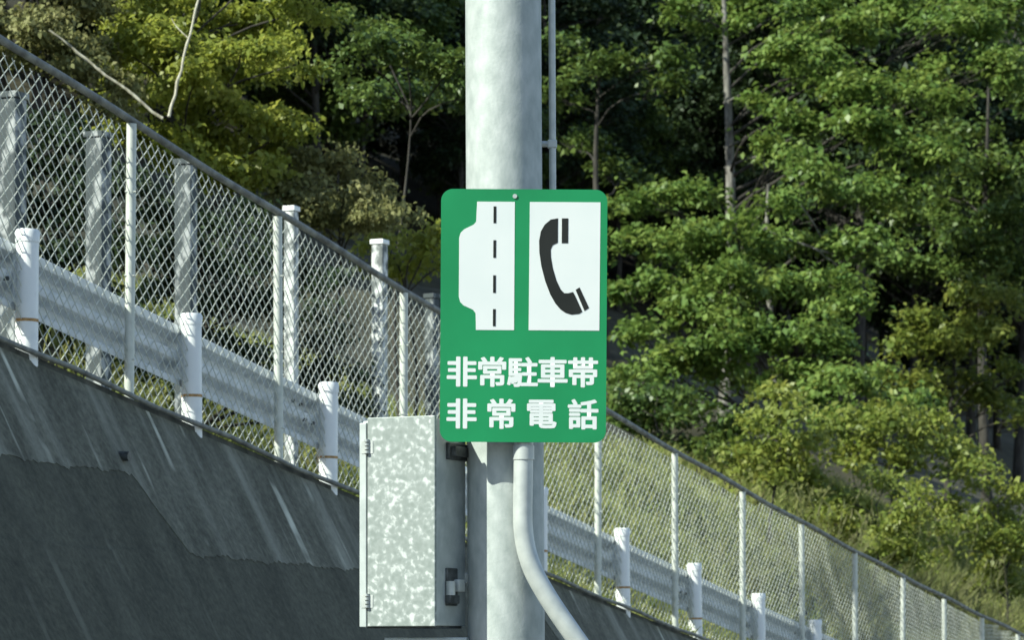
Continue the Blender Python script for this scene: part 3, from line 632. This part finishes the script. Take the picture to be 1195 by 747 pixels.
shrub('dark ivy bush added behind the mesh between the left fence posts, standing in for shade', 220, 28, [(180, 250, 40, 26), (230, 265, 44, 26), (270, 270, 40, 24), (200, 300, 40, 22), (255, 310, 44, 20), (160, 215, 30, 24), (290, 250, 26, 20), (190, 335, 44, 20), (260, 350, 50, 20), (310, 300, 40, 22), (320, 350, 40, 20), (150, 300, 36, 22), (370, 330, 40, 20), (360, 380, 40, 18), (190, 385, 45, 20), (245, 405, 45, 20), (190, 430, 40, 18), (300, 430, 45, 20), (250, 450, 40, 18), (350, 450, 40, 20), (320, 480, 40, 16), (400, 440, 40, 20), (400, 480, 40, 18)], M['leaf_dark'], 7.5, 4.2, 57)  # more dark leaves in place of the shade under and above the beam

# ---- deep forest behind: a few dense crowns, copied
def crown_proto(name, label, seed, h, rad, leaf, size, npad, dens):
    g = np.random.default_rng(seed); pads = []
    for k in range(npad):
        u = g.uniform(.18, 1); a_ = g.uniform(0, 6.28); rr = rad * math.sqrt(max(.05, 1 - (2 * u - 1.05) ** 2)) * math.sqrt(g.uniform(.15, 1))
        pads.append((math.cos(a_) * rr, math.sin(a_) * rr, h * (.22 + .78 * u), g.uniform(.7, 1.2), g.uniform(.7, 1.2), g.uniform(.3, .5)))
    return tree(name, label, (0, 0, 0), h * .95, pads, leaf, M['bark_dark'], size, dens, .16, seed, group='dark trees of the wood behind')
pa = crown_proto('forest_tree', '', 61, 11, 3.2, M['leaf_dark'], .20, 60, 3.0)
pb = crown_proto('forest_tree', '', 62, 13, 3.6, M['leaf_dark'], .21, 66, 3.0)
pc = crown_proto('forest_tree', '', 63, 10, 3.0, M['leaf_deep'], .19, 56, 3.0)
far = []
for row, (t, step) in enumerate(((25, 3.6), (29, 4.4), (34, 5), (39, 5.5), (45, 6), (54, 7), (66, 7.5), (80, 8), (95, 9))):
    px0, px1 = -260, 1420
    Ya, Yb = Y_of(px0, t), Y_of(min(px1, 1420), t)
    sa_, sb_ = ST((px0 - CX) / F * Ya, Ya)[0], ST((px1 - CX) / F * Yb, Yb)[0]
    for s in np.arange(sa_, min(sb_, 150 if row < 3 else 330), step * (1 + .25 * (row > 3))):
        p = W(s + rng.normal(0, .7), t + rng.normal(0, .7), 0); far.append((p.x, p.y, .68 if row == 0 else .82 if row == 1 else 1))
far += [((px_ - CX) / F * Y_, Y_, 1.15) for px_, Y_ in ((1000, 100), (1070, 104), (1130, 108), (1190, 106), (1100, 122), (1165, 126), (1230, 130), (1040, 118), (1210, 118), (1150, 142), (1090, 140), (960, 108))]
far = sorted(far, key=lambda q: q[1])[:285]
first = {}
for k, (x, y, fs) in enumerate(far):
    pr = (pa, pb, pc)[k % 3]; s, t = ST(x, y); loc = (x, y, float(ground(s, t)) - .2); rot = (0, 0, float(rng.uniform(0, 6.28))); q = fs * float(rng.uniform(.85, 1.2))
    if pr.name not in first: first[pr.name] = 1; pr.location = loc; pr.rotation_euler = rot; pr.scale = (q, q, q); o = pr
    else: o = dup(pr, loc, rot, scale=(q, q, q))
    o["label"] = 'dark dense tree of the shaded wood behind the sunlit trees'

# ------------------------------------------------------------------ canes
def cane(label, a, b, r):
    o = thing('dead_cane', label, 'cane', tuple(a)); bm = bmesh.new(); d = Vector(b) - Vector(a); pts = []; rr = []
    for i in range(13):
        u = i / 12; pts.append(d * u + Vector((0, 0, -.03 * d.length * u * (1 - u))) + Vector(rng.normal(0, .006, 3))); rr.append(r * (1 - .35 * u) * (1.0 + .18 * (i % 3 == 0)))
    tube(bm, pts, rr, 8); link('stem', bm_mesh(bm, 'cane_stem', True), M['cane'], o)
    bm = bmesh.new(); p = d * .55; limb(bm, p, p + Vector((-.18, .1, .12)) + d * .06, r * .5, r * .2, rng, .02, 4, 6); link('twig', bm_mesh(bm, 'cane_twig', True), M['cane'], o)
cane('thin pale cane standing almost upright in front of the yellow green thicket', P(197, 136, 27.5), P(238, -30, 27.9), .013)
cane('pale dead cane leaning down to the right above the left top rail', P(190, 138, 27.5), P(58, 34, 27.5), .014)

# ------------------------------------------------------------------ grass on the slope and weeds under the rail
def blades(name, pts, hgt, wid, mat, g, lean=.35):
    n = len(pts); a_ = g.uniform(0, 6.28, n); up = np.stack([np.cos(a_) * lean, np.sin(a_) * lean, np.ones(n)], -1) + g.normal(0, .22, (n, 3)); up = unit(up)
    side = unit(np.cross(up, g.normal(0, 1, (n, 3)))); h = (hgt * g.uniform(.5, 1.3, n))[:, None]; w_ = (wid * g.uniform(.6, 1.3, n))[:, None]
    bend = np.stack([np.cos(a_), np.sin(a_), -.4 * np.ones(n)], -1) * h * .22
    m_ = pts + up * h * .55
    v = np.stack([pts - side * w_ * .5, pts + side * w_ * .5, m_ + side * w_ * .4, m_ - side * w_ * .4, m_ - side * w_ * .4, m_ + side * w_ * .4, pts + up * h + bend + side * w_ * .08, pts + up * h + bend - side * w_ * .08], 1).reshape(-1, 3)
    return np_mesh(name, v, quads(v))
def scatter(n, s0, s1, t0, t1, g, clump=.0):
    s = g.uniform(s0, s1, n); t = g.uniform(t0, t1, n)
    if clump:
        k = max(1, n // 28); cs, ct = g.uniform(s0, s1, k), g.uniform(t0, t1, k); j = g.integers(0, k, n)
        s = cs[j] + g.normal(0, clump, n); t = np.clip(ct[j] + g.normal(0, clump, n), t0, t1)
    z = ground(s, t) - .04
    return np.stack([O[0] + D[0] * s + N[0] * t, O[1] + D[1] * s + N[1] * t, z], -1)
g = np.random.default_rng(77)
pts = np.concatenate([scatter(70000, 7, 52, 2.1, 9.5, g, .16), scatter(50000, 8, 52, 2.0, 8, g), scatter(2500, -6, 7, 5, 9, g, .2)])
tag(link('slope_grass', blades('slope_grass', pts, .32, .028, M['grass'], g), M['grass']), 'rough olive and straw coloured grass on the bank behind the fence', 'grass', kind='stuff')
pts = np.concatenate([scatter(7000, 7.5, 40, .0, .34, g, .10), scatter(2500, 11, 40, .04, .3, g, .08)])
tag(link('verge_weeds', blades('verge_weeds', pts, .17, .016, M['grass'], g), M['grass']), 'low dry weeds growing under the guard rail on the wall top', 'weeds', kind='stuff')
# pampas tufts
def tuft(label, px, Y, h, n, seed):
    g = np.random.default_rng(seed); b = on_ground(px, Y); r = thing('pampas_grass', label, 'grass tuft', tuple(b), group='pampas tufts on the bank')
    p = np.concatenate([g.normal(0, .14, (n, 2)), np.zeros((n, 1))], 1); link('blades', blades('tuft_blades', p, h, .02, M['plume'], g, .3), M['plume'], r)
    p = np.concatenate([g.normal(0, .1, (14, 2)), np.zeros((14, 1))], 1)
    bm = bmesh.new()
    for q in p:
        e = Vector((q[0] * 3 + g.normal(0, .12), q[1] * 3 + g.normal(0, .12), h * g.uniform(1.2, 1.6))); limb(bm, Vector(q), e, .006, .003, g, .02, 5, 5); limb(bm, e, e + Vector((g.normal(0, .05), g.normal(0, .05), .16)), .016, .004, g, .02, 3, 6)
    link('plumes', bm_mesh(bm, 'plumes'), M['plume'], r)
tuft('tall grass tuft in front of the feathery bush, left one', 985, 48, 1.3, 420, 81)
tuft('pale grass tuft with plumes right of the rounded bright bush', 1095, 53, 1.3, 420, 82)
tuft('grass tuft with bent plumes close above the right fence rail', 1125, 51, 1.0, 320, 83)


for k, (px, t_, hh_, lab) in enumerate(((960, 4.6, 1.1, 'feathery grass tuft at the foot of the loose bush above the fence rail'), (1005, 3.6, 1.0, 'yellowish grass tuft standing in front of the loose bright bush'), (1050, 4.2, 1.3, 'tallest pale grass tuft among the bushes above the right fence'),
                                    (1090, 3.0, .9, 'short bright grass tuft just above the descending fence rail'), (1150, 3.4, 1.2, 'arching grass tuft beside the sprawling corner bush'), (1185, 2.8, 1.0, 'grass tuft at the right edge of the picture near the fence end'),
                                    (930, 5.2, 1.1, 'dull green grass tuft under the leafy sapling'), (860, 4.8, .9, 'grass tuft on the bank left of the leafy sapling'))):
    tuft(lab, px, float(Y_of(px, t_)), hh_, 380, 90 + k)
